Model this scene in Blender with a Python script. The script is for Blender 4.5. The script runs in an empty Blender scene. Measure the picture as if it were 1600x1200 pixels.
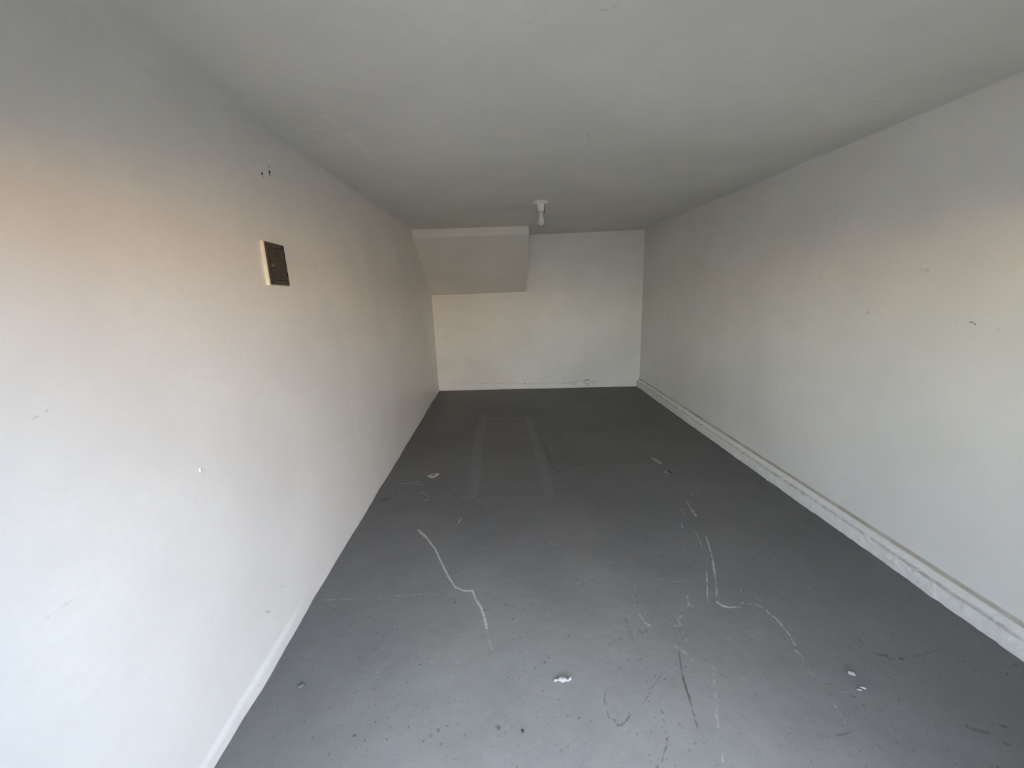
import bpy, bmesh, math, random
import numpy as np
from mathutils import Vector, Matrix, noise as mnoise

SC = bpy.context.scene
COL = SC.collection
random.seed(7)
rng = np.random.default_rng(7)

# tuned values: light, doorway, outside
SKY = 1.0
SKYROT = 320.0
SUN = 10.0
SUNDIR = (0.6, -0.7, -0.55)
LINTEL = 1.88
OPX0, OPX1 = -0.85, 1.4
EXPO = 1.76
FROUGH = 0.40
GROUND = (0.27, 0.255, 0.22)
WARM = (0.78, 0.54, 0.32)
BLUE = (0.40, 0.64, 0.95)
OUT = {  # unseen walls outside, sized and coloured for the light through the doorway
    'wall_house_facing': (2.2, 6.4, -9.4, -9.0, 0.0, 2.3, WARM),
    'wall_house_side': (6.0, 6.4, -9.0, -0.8, 0.0, 2.3, WARM),
    'blue_bounce_wall': (5.9, 6.6, -9.4, -0.8, 2.34, 9.0, BLUE),  # added blue face, bounces cool light onto the left wall
    'light_block_left': (-6.2, -6.0, -14.0, -0.5, 0.0, 1.5, (0.5, 0.5, 0.46)),  # added, blocks low light coming from the left
    'light_block_rear': (-6.2, 2.2, -11.3, -11.0, 0.0, 2.3, (0.40, 0.40, 0.37)),  # added, screens the bright horizon from the back wall
}
TINT = (0.83, 0.61, 0.455)
FSPEC = 0.06
FA = 0.165
DOORY = 0.35

# ------------------------------------------------------------------ camera
cam_data = bpy.data.cameras.new('camera')
cam_data.sensor_width = 36.0
cam_data.lens = 616.73 / 1600 * 36.0
cam_data.clip_start = 0.02
cam = bpy.data.objects.new('camera', cam_data)
COL.objects.link(cam)
_F = Vector((0.01905155, 0.9720749, -0.23389621))
_R = Vector((0.99886778, -0.02870483, -0.03793674))
_U = Vector((0.0435913, 0.23290863, 0.97152116))
cam.matrix_world = Matrix(((_R.x, _U.x, -_F.x, 0.0), (_R.y, _U.y, -_F.y, 0.0), (_R.z, _U.z, -_F.z, 1.6), (0, 0, 0, 1)))
SC.camera = cam

# ------------------------------------------------------------------ sky, sun, exposure
world = bpy.data.worlds.new('world')
SC.world = world
world.use_nodes = True
wn = world.node_tree
wn.nodes.clear()
w_out = wn.nodes.new('ShaderNodeOutputWorld')
w_bg = wn.nodes.new('ShaderNodeBackground')
w_sky = wn.nodes.new('ShaderNodeTexSky')
w_sky.sky_type = 'NISHITA'
w_sky.sun_disc = False
w_sky.sun_elevation = math.radians(38)
w_sky.sun_rotation = math.radians(SKYROT)
w_sky.air_density = 1.0
w_sky.dust_density = 0.4
w_sky.ozone_density = 1.0
w_bg.inputs['Strength'].default_value = SKY
w_tint = wn.nodes.new('ShaderNodeMix')          # thin haze, takes some of the blue out of the sky
w_tint.data_type = 'RGBA'
w_tint.blend_type = 'MULTIPLY'
w_tint.inputs[0].default_value = 1.0
w_tint.inputs[7].default_value = (*TINT, 1.0)
wn.links.new(w_sky.outputs['Color'], w_tint.inputs[6])
wn.links.new(w_tint.outputs[2], w_bg.inputs['Color'])
wn.links.new(w_bg.outputs['Background'], w_out.inputs['Surface'])

sun_data = bpy.data.lights.new('sun', 'SUN')
sun_data.energy = SUN
sun_data.angle = math.radians(0.6)
sun_data.color = (1.0, 0.98, 0.95)
sun = bpy.data.objects.new('sun', sun_data)
COL.objects.link(sun)
_d = Vector(SUNDIR).normalized()          # the way the light travels
sun.rotation_euler = _d.to_track_quat('-Z', 'Y').to_euler()

# portal in the open doorway: emits nothing itself, only guides sky light sampling
pd = bpy.data.lights.new('doorway_portal', 'AREA')
pd.shape = 'RECTANGLE'
pd.size = OPX1 - OPX0 + 0.1
pd.size_y = LINTEL
pd.cycles.is_portal = True
po = bpy.data.objects.new('doorway_portal', pd)
COL.objects.link(po)
po.location = ((OPX0 + OPX1) / 2, DOORY - 0.13, LINTEL / 2)
po.rotation_euler = (math.radians(90), 0, 0)
po.rotation_euler = Vector((0, 1, 0)).to_track_quat('-Z', 'Z').to_euler()

SC.view_settings.view_transform = 'Standard'
SC.view_settings.look = 'None'
SC.view_settings.gamma = 1.0
SC.view_settings.use_curve_mapping = False
SC.view_settings.exposure = EXPO
SC.cycles.diffuse_bounces = 6
SC.cycles.max_bounces = 8

# wear marks on the surfaces, in metres on their plane: (surface, kind, half width, strength, points)
STROKES = [
    ('floor', 'pale', 0.0062, 1, [(-0.644,2.446),(-0.577,2.367),(-0.489,2.225),(-0.428,2.087),(-0.375,1.973),(-0.32,1.878),(-0.272,1.85),(-0.226,1.847)]),
    ('floor', 'pale', 0.0066, 1, [(-0.226,1.847),(-0.205,1.79),(-0.171,1.722),(-0.152,1.66),(-0.137,1.593)]),
    ('floor', 'pale', 0.0031, 0.7, [(-0.137,1.593),(-0.129,1.556)]),
    ('floor', 'pale', 0.0065, 0.5, [(-0.628,2.408),(-0.578,2.353)]),
    ('floor', 'pale', 0.0059, 0.5, [(-0.125,1.527),(-0.109,1.475)]),
    ('floor', 'pale', 0.0049, 0.85, [(1.257,2.214),(1.214,2.076),(1.174,1.963)]),
    ('floor', 'pale', 0.0073, 0.8, [(1.17,1.963),(1.137,1.88)]),
    ('floor', 'pale', 0.0038, 0.8, [(1.145,1.895),(1.103,1.803),(1.063,1.722)]),
    ('floor', 'pale', 0.0044, 0.8, [(1.099,1.898),(1.049,1.792),(1.01,1.717)]),
    ('floor', 'pale', 0.0028, 0.5, [(1.166,2.02),(1.099,1.898)]),
    ('floor', 'pale', 0.0025, 0.5, [(1.01,1.717),(0.985,1.663)]),
    ('floor', 'pale', 0.0097, 0.85, [(1.042,1.676),(1.057,1.65),(1.078,1.64)]),
    ('floor', 'pale', 0.0065, 0.7, [(1.078,1.64),(1.133,1.64)]),
    ('floor', 'pale', 0.0081, 0.45, [(1.163,1.663),(1.235,1.646),(1.255,1.611)]),
    ('floor', 'pale', 0.0054, 0.75, [(1.25,1.604),(1.265,1.556),(1.267,1.518)]),
    ('floor', 'pale', 0.0035, 0.8, [(1.267,1.518),(1.263,1.461),(1.248,1.405)]),
    ('floor', 'pale', 0.007, 0.6, [(1.235,1.387),(1.239,1.358)]),
    ('floor', 'pale', 0.003, 0.6, [(1.239,1.358),(1.222,1.3),(1.221,1.263)]),
    ('floor', 'pale', 0.0025, 0.5, [(1.178,1.228),(1.215,1.197),(1.215,1.16),(1.208,1.122),(1.198,1.085)]),
    ('floor', 'pale', 0.002, 0.4, [(1.271,1.196),(1.349,1.202)]),
    ('floor', 'pale', 0.0041, 0.7, [(1.212,2.259),(1.195,2.172),(1.177,2.103)]),
    ('floor', 'pale', 0.0047, 0.8, [(1.331,2.643),(1.314,2.555),(1.306,2.471)]),
    ('floor', 'pale', 0.0137, 0.6, [(1.312,2.512),(1.304,2.447)]),
    ('floor', 'pale', 0.0161, 0.3, [(1.247,2.544),(1.24,2.477)]),
    ('floor', 'pale', 0.0043, 0.8, [(1.166,2.373),(1.152,2.314)]),
    ('floor', 'pale', 0.0087, 0.4, [(0.668,1.854),(0.656,1.788)]),
    ('floor', 'pale', 0.0049, 0.35, [(0.634,1.753),(0.613,1.668),(0.622,1.619)]),
    ('floor', 'pale', 0.0109, 0.55, [(0.622,1.619),(0.632,1.576),(0.647,1.556)]),
    ('floor', 'pale', 0.0044, 0.35, [(0.691,1.475),(0.72,1.439)]),
    ('floor', 'pale', 0.0085, 0.5, [(0.72,1.439),(0.748,1.405),(0.767,1.372)]),
    ('floor', 'pale', 0.0021, 0.3, [(0.767,1.372),(0.801,1.349)]),
    ('floor', 'pale', 0.0099, 0.45, [(0.909,1.724),(0.89,1.67)]),
    ('floor', 'pale', 0.0065, 0.4, [(0.902,1.669),(0.896,1.628)]),
    ('floor', 'pale', 0.0039, 0.7, [(0.821,1.605),(0.797,1.587),(0.795,1.568),(0.795,1.553)]),
    ('floor', 'pale', 0.0061, 0.4, [(0.76,1.552),(0.789,1.546)]),
    ('floor', 'pale', 0.0081, 0.4, [(0.842,1.338),(0.808,1.269)]),
    ('floor', 'pale', 0.0051, 0.4, [(0.808,1.269),(0.759,1.157)]),
    ('floor', 'pale', 0.0072, 0.5, [(0.75,1.146),(0.734,1.102)]),
    ('floor', 'pale', 0.0029, 0.6, [(0.712,1.071),(0.728,1.07)]),
    ('floor', 'pale', 0.0056, 0.5, [(0.717,1.05),(0.682,0.974)]),
    ('floor', 'pale', 0.0023, 0.5, [(0.727,1.218),(0.73,1.173)]),
    ('floor', 'pale', 0.0024, 0.3, [(1.047,1.522),(1.143,1.48),(1.216,1.454)]),
    ('floor', 'pale', 0.0021, 0.3, [(0.921,1.262),(0.972,1.238)]),
    ('floor', 'pale', 0.0024, 0.3, [(1.293,1.684),(1.31,1.523)]),
    ('floor', 'pale', 0.0028, 0.5, [(0.799,1.87),(0.844,1.846),(0.891,1.833),(0.971,1.852)]),
    ('floor', 'pale', 0.0071, 0.3, [(0.797,1.865),(0.82,1.858)]),
    ('floor', 'pale', 0.0028, 0.35, [(0.278,1.868),(0.471,1.854)]),
    ('floor', 'pale', 0.0034, 0.6, [(1.212,1.766),(1.203,1.739)]),
    ('floor', 'pale', 0.005, 0.5, [(1.473,2.734),(1.412,2.711),(1.429,2.768),(1.487,2.793),(1.521,2.759)]),
    ('floor', 'pale', 0.0049, 0.4, [(1.493,2.684),(1.549,2.65)]),
    ('floor', 'pale', 0.0049, 0.5, [(1.686,2.694),(1.708,2.663)]),
    ('floor', 'pale', 0.0047, 0.4, [(1.48,2.583),(1.552,2.559)]),
    ('floor', 'pale', 0.0056, 0.7, [(-0.929,3.143),(-0.858,3.147),(-0.763,3.173)]),
    ('floor', 'pale', 0.0041, 0.5, [(-0.797,3.118),(-0.715,3.121)]),
    ('floor', 'pale', 0.0052, 0.6, [(-0.739,2.991),(-0.638,2.898)]),
    ('floor', 'pale', 0.0056, 0.7, [(-0.672,2.832),(-0.652,2.859),(-0.643,2.869)]),
    ('floor', 'pale', 0.0038, 0.6, [(-0.795,2.844),(-0.781,2.804)]),
    ('floor', 'pale', 0.0046, 0.4, [(-0.564,3.224),(-0.454,3.25)]),
    ('floor', 'pale', 0.0102, 0.35, [(-0.412,2.856),(-0.362,2.862)]),
    ('floor', 'pale', 0.0046, 0.7, [(-0.361,2.546),(-0.37,2.499),(-0.349,2.562)]),
    ('floor', 'pale', 0.0033, 0.6, [(-0.062,2.29),(-0.038,2.254)]),
    ('floor', 'pale', 0.0033, 0.6, [(0.255,2.23),(0.265,2.209)]),
    ('floor', 'pale', 0.005, 0.7, [(-0.251,2.792),(-0.236,2.801)]),
    ('floor', 'pale', 0.005, 0.6, [(0.515,2.778),(0.525,2.777)]),
    ('floor', 'pale', 0.0031, 0.5, [(-1.05,1.836),(-0.894,1.834),(-0.836,1.835),(-0.706,1.839),(-0.532,1.841),(-0.392,1.836)]),
    ('floor', 'pale', 0.0035, 0.6, [(-0.59,1.836),(-0.576,1.835)]),
    ('floor', 'pale', 0.006, 0.3, [(-0.947,2.193),(-0.906,2.189),(-0.92,2.172)]),
    ('floor', 'pale', 0.0102, 0.35, [(-0.381,1.46),(-0.357,1.468)]),
    ('floor', 'pale', 0.0043, 0.5, [(-0.386,1.435),(-0.359,1.412),(-0.373,1.425)]),
    ('floor', 'pale', 0.0099, 0.3, [(-0.275,1.419),(-0.259,1.424)]),
    ('floor', 'pale', 0.0046, 0.6, [(-0.264,1.565),(-0.256,1.571)]),
    ('floor', 'pale', 0.0047, 0.3, [(-0.24,1.607),(-0.229,1.588)]),
    ('floor', 'pale', 0.0069, 0.3, [(-0.193,1.378),(-0.181,1.365)]),
    ('floor', 'pale', 0.0052, 0.3, [(-0.389,1.273),(-0.373,1.27)]),
    ('floor', 'pale', 0.0035, 0.6, [(-0.617,1.392),(-0.609,1.394)]),
    ('floor', 'pale', 0.0042, 0.4, [(-0.694,1.423),(-0.684,1.42)]),
    ('floor', 'pale', 0.004, 0.4, [(-0.256,1.292),(-0.245,1.294)]),
    ('floor', 'pale', 0.0068, 0.35, [(0.033,1.358),(0.043,1.343)]),
    ('floor', 'pale', 0.008, 0.3, [(0.017,1.316),(0.028,1.307)]),
    ('floor', 'pale', 0.0087, 0.25, [(0.14,1.45),(0.158,1.449)]),
    ('floor', 'pale', 0.004, 0.5, [(0.164,1.658),(0.174,1.657)]),
    ('floor', 'pale', 0.0032, 0.6, [(0.331,1.667),(0.347,1.666)]),
    ('floor', 'pale', 0.0044, 0.6, [(0.039,1.456),(0.048,1.456)]),
    ('floor', 'pale', 0.0028, 0.5, [(0.25,1.414),(0.262,1.413)]),
    ('floor', 'pale', 0.0045, 0.25, [(-0.02,1.024),(0.014,1.042)]),
    ('floor', 'pale', 0.0047, 0.5, [(0.38,1.113),(0.39,1.108)]),
    ('floor', 'pale', 0.0044, 0.25, [(0.353,1.039),(0.361,0.991)]),
    ('floor', 'pale', 0.0036, 0.6, [(1.195,1.425),(1.189,1.412)]),
    ('floor', 'pale', 0.0048, 0.4, [(1.279,1.114),(1.291,1.111)]),
    ('floor', 'pale', 0.0082, 0.25, [(1.953,1.681),(1.956,1.65)]),
    ('floor', 'pale', 0.0043, 0.4, [(0.938,0.979),(0.942,0.964)]),
    ('floor', 'pale', 0.0201, 1.2, [(-0.707,3.264),(-0.674,3.236),(-0.645,3.27),(-0.637,3.294)]),
    ('floor', 'pale', 0.0072, 1.1, [(-0.721,3.278),(-0.684,3.299),(-0.633,3.307)]),
    ('floor', 'beige', 0.0208, 1, [(1.366,3.415),(1.379,3.356),(1.393,3.299)]),
    ('floor', 'pale', 0.006, 0.8, [(1.359,3.43),(1.396,3.368)]),
    ('floor', 'pale', 0.0069, 0.7, [(1.381,3.156),(1.367,3.108),(1.384,3.081)]),
    ('floor', 'dark', 0.0111, 1.5, [(1.398,3.142),(1.415,3.103)]),
    ('floor', 'pale', 0.01, 0.25, [(1.337,3.985),(1.35,3.664)]),
    ('floor', 'pale', 0.0092, 0.25, [(1.349,3.536),(1.365,3.444)]),
    ('floor', 'pale', 0.0053, 0.6, [(1.384,2.931),(1.39,2.919)]),
    ('floor', 'pale', 0.0103, 0.3, [(1.385,2.909),(1.369,2.825)]),
    ('floor', 'pale', 0.0153, 0.3, [(0.241,6.184),(0.411,5.953)]),
    ('floor', 'pale', 0.0103, 0.6, [(0.26,6.139),(0.288,6.093)]),
    ('floor', 'pale', 0.0142, 0.12, [(0.83,3.215),(0.854,3.174)]),
    ('floor', 'dark', 0.0065, 0.9, [(-0.012,4.196),(0.06,4.207),(0.149,4.237),(0.253,4.264)]),
    ('floor', 'dark', 0.0108, 0.5, [(-0.191,4.14),(-0.121,4.21)]),
    ('floor', 'dark', 0.0322, 0.55, [(-0.38,4.788),(-0.34,4.658)]),
    ('floor', 'dark', 0.0113, 0.6, [(-0.409,4.394),(-0.394,4.392)]),
    ('floor', 'dark', 0.0215, 0.35, [(0.349,4.358),(0.382,3.955)]),
    ('floor', 'dark', 0.0254, 0.5, [(0.392,3.917),(0.397,3.616),(0.402,3.354)]),
    ('floor', 'dark', 0.0289, 0.5, [(0.402,3.354),(0.442,3.218),(0.506,3.263)]),
    ('floor', 'dark', 0.0135, 0.5, [(0.394,3.935),(0.393,3.864)]),
    ('floor', 'dark', 0.0085, 1.2, [(-0.196,3.235),(-0.19,3.235)]),
    ('floor', 'dark', 0.0077, 0.9, [(-0.496,3.537),(-0.49,3.536)]),
    ('floor', 'dark', 0.0057, 0.8, [(-0.263,3.218),(-0.241,3.215)]),
    ('floor', 'dark', 0.0088, 0.8, [(0.528,4.068),(0.535,4.067)]),
    ('floor', 'dark', 0.0231, 0.75, [(-1.014,2.884),(-0.974,2.89)]),
    ('floor', 'dark', 0.0159, 0.7, [(-0.939,2.989),(-0.931,2.999)]),
    ('floor', 'dark', 0.0098, 0.6, [(-0.972,2.738),(-0.957,2.755)]),
    ('floor', 'dark', 0.0068, 0.6, [(-0.675,2.51),(-0.657,2.508)]),
    ('floor', 'dark', 0.0055, 0.7, [(0.492,3.103),(0.508,3.101)]),
    ('floor', 'dark', 0.0126, 0.3, [(0.394,2.809),(0.421,2.787)]),
    ('floor', 'brown', 0.0041, 1, [(0.725,1.41),(0.709,1.361),(0.695,1.312),(0.69,1.295)]),
    ('floor', 'brown', 0.0052, 1.3, [(0.69,1.295),(0.681,1.242),(0.676,1.204)]),
    ('floor', 'brown', 0.0034, 1, [(0.676,1.204),(0.666,1.151),(0.656,1.1)]),
    ('floor', 'brown', 0.0023, 0.5, [(0.656,1.1),(0.651,1.074)]),
    ('floor', 'brown', 0.003, 0.6, [(0.755,1.541),(0.743,1.471),(0.727,1.422)]),
    ('floor', 'brown', 0.0027, 0.7, [(0.572,1.243),(0.555,1.193),(0.546,1.146),(0.538,1.102),(0.53,1.07),(0.519,1.05)]),
    ('floor', 'brown', 0.0045, 0.8, [(0.519,1.05),(0.498,1.022),(0.486,1.003)]),
    ('floor', 'brown', 0.0043, 0.9, [(0.466,0.991),(0.455,0.98)]),
    ('floor', 'brown', 0.0026, 0.7, [(0.611,1.314),(0.581,1.291),(0.544,1.258),(0.508,1.216),(0.475,1.188)]),
    ('floor', 'brown', 0.0031, 0.8, [(0.359,1.261),(0.341,1.223),(0.339,1.186),(0.342,1.151)]),
    ('floor', 'brown', 0.0042, 1, [(0.357,1.15),(0.369,1.124),(0.392,1.13),(0.426,1.16)]),
    ('floor', 'brown', 0.0024, 0.5, [(0.325,1.177),(0.3,1.149),(0.254,1.107)]),
    ('floor', 'brown', 0.0035, 0.5, [(0.151,1.05),(0.183,1.079),(0.217,1.098)]),
    ('floor', 'brown', 0.0029, 0.4, [(0.015,1.051),(0.086,1.084)]),
    ('floor', 'dark', 0.0076, 0.6, [(0.587,1.534),(0.601,1.515)]),
    ('floor', 'dark', 0.0077, 0.5, [(0.544,1.624),(0.548,1.537),(0.54,1.484)]),
    ('floor', 'dark', 0.0046, 0.5, [(0.432,1.563),(0.496,1.57)]),
    ('floor', 'dark', 0.0075, 0.5, [(0.783,1.547),(0.772,1.476)]),
    ('floor', 'dark', 0.0043, 0.5, [(0.62,1.413),(0.635,1.393)]),
    ('floor', 'dark', 0.0069, 0.8, [(1.561,1.354),(1.574,1.343),(1.598,1.339)]),
    ('floor', 'dark', 0.0069, 0.6, [(1.59,1.33),(1.613,1.32)]),
    ('floor', 'dark', 0.0068, 0.9, [(1.639,1.321),(1.647,1.318)]),
    ('floor', 'dark', 0.0041, 0.6, [(1.655,1.32),(1.711,1.326),(1.782,1.34),(1.879,1.355)]),
    ('floor', 'dark', 0.0115, 0.5, [(1.552,1.419),(1.551,1.396)]),
    ('floor', 'dark', 0.007, 0.5, [(1.586,1.371),(1.588,1.364)]),
    ('floor', 'dark', 0.0054, 1, [(1.719,1.298),(1.721,1.295)]),
    ('floor', 'dark', 0.0036, 1, [(1.009,1.138),(1.008,1.127)]),
    ('floor', 'dark', 0.0037, 0.8, [(1.158,1.171),(1.16,1.163)]),
    ('floor', 'dark', 0.0035, 0.9, [(0.97,1.067),(0.976,1.065)]),
    ('floor', 'dark', 0.0035, 0.6, [(0.981,1.086),(1.001,1.08)]),
    ('floor', 'dark', 0.0035, 0.7, [(1.027,1.058),(1.028,1.053)]),
    ('floor', 'dark', 0.0046, 0.5, [(1.066,1.072),(1.072,1.055)]),
    ('floor', 'dark', 0.008, 0.6, [(1.076,1.055),(1.098,1.047)]),
    ('floor', 'dark', 0.0058, 0.7, [(1.137,1.049),(1.167,1.052),(1.186,1.057)]),
    ('floor', 'dark', 0.007, 0.35, [(1.186,1.057),(1.255,1.071)]),
    ('floor', 'dark', 0.0063, 0.8, [(1.305,1.182),(1.316,1.174)]),
    ('floor', 'dark', 0.0063, 0.6, [(1.223,1.194),(1.225,1.184)]),
    ('floor', 'dark', 0.0052, 0.6, [(1.246,1.234),(1.264,1.231)]),
    ('floor', 'dark', 0.0033, 0.7, [(1.173,1.001),(1.182,0.996)]),
    ('floor', 'dark', 0.0033, 0.9, [(0.983,0.977),(0.988,0.975)]),
    ('floor', 'dark', 0.0035, 0.6, [(1.347,1.087),(1.349,1.085)]),
    ('floor', 'dark', 0.0039, 0.7, [(1.523,1.248),(1.528,1.239)]),
    ('floor', 'dark', 0.01, 0.45, [(1.324,1.021),(1.337,1.0),(1.353,0.989)]),
    ('floor', 'dark', 0.0079, 0.4, [(1.383,1.034),(1.389,1.021)]),
    ('floor', 'dark', 0.0103, 0.6, [(1.62,1.054),(1.63,1.041),(1.664,1.029)]),
    ('floor', 'dark', 0.0092, 0.6, [(1.742,1.048),(1.753,1.045)]),
    ('floor', 'dark', 0.0078, 0.6, [(1.682,0.993),(1.699,0.988)]),
    ('floor', 'dark', 0.0053, 0.8, [(2.067,1.265),(2.079,1.261)]),
    ('floor', 'dark', 0.0032, 0.5, [(1.226,0.96),(1.236,0.954)]),
    ('floor', 'dark', 0.0032, 0.7, [(1.153,0.955),(1.153,0.949)]),
    ('floor', 'dark', 0.0084, 0.35, [(0.841,1.141),(0.851,1.106)]),
    ('floor', 'dark', 0.0057, 0.35, [(0.871,1.062),(0.862,1.032)]),
    ('floor', 'dark', 0.0083, 0.5, [(0.872,1.357),(0.881,1.353)]),
    ('floor', 'dark', 0.0044, 0.8, [(1.074,1.456),(1.087,1.452)]),
    ('floor', 'dark', 0.0051, 0.4, [(0.99,1.205),(0.997,1.197)]),
    ('floor', 'dark', 0.004, 0.7, [(1.03,1.297),(1.029,1.292)]),
    ('floor', 'dark', 0.0096, 0.9, [(-0.081,1.145),(-0.076,1.14)]),
    ('floor', 'dark', 0.0072, 0.8, [(-0.307,1.149),(-0.304,1.144)]),
    ('floor', 'dark', 0.0071, 0.6, [(-0.331,1.13),(-0.325,1.128)]),
    ('floor', 'dark', 0.0047, 0.8, [(-0.356,1.115),(-0.353,1.11)]),
    ('floor', 'dark', 0.0037, 0.9, [(-0.831,1.201),(-0.827,1.207)]),
    ('floor', 'dark', 0.0037, 0.5, [(-0.827,1.187),(-0.815,1.177)]),
    ('floor', 'dark', 0.0051, 0.6, [(-0.415,1.249),(-0.409,1.244)]),
    ('floor', 'dark', 0.0049, 1.2, [(-0.157,1.709),(-0.153,1.704)]),
    ('floor', 'dark', 0.0067, 0.8, [(-0.051,1.74),(-0.028,1.729)]),
    ('floor', 'dark', 0.0088, 0.4, [(0.259,1.86),(0.265,1.85)]),
    ('floor', 'dark', 0.0045, 0.9, [(0.189,1.9),(0.192,1.899)]),
    ('floor', 'dark', 0.0038, 0.9, [(0.514,1.775),(0.518,1.775)]),
    ('floor', 'dark', 0.0056, 0.9, [(0.121,1.401),(0.126,1.397)]),
    ('floor', 'dark', 0.0034, 0.8, [(0.311,1.593),(0.314,1.593)]),
    ('floor', 'dark', 0.0038, 0.7, [(0.45,1.518),(0.453,1.518)]),
    ('floor', 'dark', 0.003, 0.9, [(0.294,1.314),(0.297,1.313)]),
    ('floor', 'dark', 0.0049, 0.6, [(0.066,1.171),(0.073,1.168)]),
    ('floor', 'dark', 0.0093, 0.5, [(-0.637,1.6),(-0.627,1.585)]),
    ('floor', 'dark', 0.0036, 0.6, [(-0.934,1.166),(-0.918,1.15)]),
    ('floor', 'dark', 0.0039, 0.6, [(-0.957,1.296),(-0.951,1.293)]),
    ('floor', 'dark', 0.004, 0.5, [(-0.85,1.592),(-0.824,1.646),(-0.806,1.692)]),
    ('floor', 'brown', 0.0101, 0.5, [(-0.123,1.454),(-0.112,1.456)]),
    ('floor', 'brown', 0.0034, 0.6, [(-0.056,1.047),(-0.058,1.022)]),
    ('floor', 'dark', 0.0115, 0.3, [(-0.305,1.231),(-0.29,1.255)]),
    ('floor', 'dark', 0.0067, 0.4, [(-0.345,1.043),(-0.331,1.031)]),
    ('floor', 'dark', 0.0075, 0.8, [(1.418,1.983),(1.418,1.977)]),
    ('floor', 'dark', 0.0065, 0.6, [(1.528,2.333),(1.533,2.333)]),
    ('floor', 'dark', 0.0061, 0.6, [(1.38,2.15),(1.388,2.15)]),
    ('floor', 'dark', 0.0091, 0.4, [(1.647,2.465),(1.66,2.464)]),
    ('floor', 'dark', 0.1241, 0.35, [(-0.469,4.06),(-0.467,4.652),(-0.37,5.226),(0.094,5.371),(0.512,5.035)]),
    ('floor', 'dark', 0.0755, 0.3, [(0.495,4.871),(0.571,3.757),(0.521,3.248)]),
    ('floor', 'patch', 0.0578, 1, [(-0.29,4.986),(-0.307,4.04),(-0.299,3.544),(-0.297,3.034),(-0.296,2.865)]),
    ('floor', 'patch', 0.0408, 0.8, [(-0.332,4.806),(0.288,4.769)]),
    ('floor', 'patch', 0.052, 1, [(0.282,4.796),(0.301,3.965),(0.317,3.336),(0.317,2.846)]),
    ('floor', 'patch', 0.0101, 0.9, [(-0.397,2.855),(-0.131,2.81),(0.121,2.805),(0.355,2.822)]),
    ('floor', 'patch', 0.0798, 0.35, [(-0.175,3.53),(0.04,3.506),(0.223,3.486)]),
    ('floor', 'patch', 0.07, 0.35, [(-0.19,3.045),(0.026,3.024),(0.242,3.024)]),
    ('floor', 'patch', 0.0691, 0.3, [(-0.154,4.021),(0.191,3.978)]),
    ('left', 'dark', 0.001, 1.1, [(0.944,1.367),(0.962,1.365),(0.976,1.362)]),
    ('left', 'dark', 0.0009, 0.6, [(0.895,1.353),(0.911,1.354),(0.928,1.359)]),
    ('left', 'dark', 0.0015, 0.6, [(0.898,1.353),(0.91,1.352)]),
    ('left', 'dark', 0.0015, 1, [(0.928,1.359),(0.93,1.359)]),
    ('left', 'blue', 0.0027, 0.5, [(1.271,1.184),(1.283,1.187)]),
    ('left', 'dark', 0.0091, 0.5, [(1.608,0.285),(1.627,0.272)]),
    ('left', 'dark', 0.0054, 0.45, [(1.649,0.271),(1.654,0.267)]),
    ('left', 'dark', 0.0085, 0.55, [(1.487,0.263),(1.505,0.243)]),
    ('left', 'dark', 0.0012, 0.35, [(0.795,0.895),(0.826,0.895),(0.852,0.896),(0.901,0.903),(0.944,0.906),(0.964,0.913)]),
    ('left', 'dark', 0.0009, 0.3, [(0.719,0.893),(0.745,0.893)]),
    ('left', 'dark', 0.0039, 0.2, [(0.801,0.786),(0.809,0.781)]),
    ('left', 'dark', 0.0018, 0.5, [(0.716,0.638),(0.719,0.637)]),
    ('left', 'dark', 0.0029, 0.25, [(0.765,0.93),(0.767,0.928)]),
    ('left', 'dark', 0.0065, 0.2, [(0.889,0.983),(0.907,0.982)]),
    ('left', 'dark', 0.0043, 0.2, [(0.918,0.779),(0.921,0.776)]),
    ('left', 'dark', 0.0033, 0.3, [(1.207,0.813),(1.219,0.805)]),
    ('left', 'dark', 0.0028, 0.3, [(1.253,0.811),(1.26,0.814)]),
    ('left', 'dark', 0.0018, 0.35, [(1.263,0.581),(1.302,0.574)]),
    ('left', 'dark', 0.0014, 0.6, [(0.931,0.377),(0.932,0.373)]),
    ('left', 'pale', 0.0111, 0.8, [(3.37,0.841),(3.333,0.747),(3.33,0.644)]),
    ('left', 'pale', 0.0068, 0.8, [(2.686,0.82),(2.739,0.866)]),
    ('left', 'pale', 0.0093, 0.5, [(2.76,0.855),(2.788,0.788)]),
    ('left', 'pale', 0.0093, 0.8, [(2.74,0.765),(2.748,0.679),(2.751,0.579)]),
    ('left', 'pale', 0.0066, 0.6, [(2.626,1.011),(2.686,1.019)]),
    ('left', 'pale', 0.0037, 0.9, [(2.253,1.116),(2.26,1.115)]),
    ('left', 'pale', 0.0061, 0.8, [(2.835,0.469),(2.847,0.464)]),
    ('left', 'pale', 0.0051, 0.7, [(2.966,0.457),(3.016,0.421)]),
    ('left', 'pale', 0.0055, 0.9, [(2.536,0.438),(2.544,0.429)]),
    ('left', 'pale', 0.0045, 0.6, [(2.503,0.149),(2.526,0.074)]),
    ('left', 'pale', 0.0024, 0.5, [(0.923,1.172),(0.92,1.143)]),
    ('left', 'pale', 0.0022, 0.8, [(0.99,1.022),(0.989,1.014)]),
    ('left', 'pale', 0.0023, 0.9, [(1.498,0.878),(1.508,0.884)]),
    ('left', 'pale', 0.0016, 0.7, [(0.878,0.983),(0.879,0.981)]),
    ('left', 'pale', 0.0033, 0.6, [(1.283,0.98),(1.288,0.977)]),
    ('left', 'pale', 0.0062, 0.9, [(2.834,0.192),(2.851,0.156)]),
    ('left', 'pale', 0.0077, 0.9, [(2.919,0.081),(2.939,0.047)]),
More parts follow.
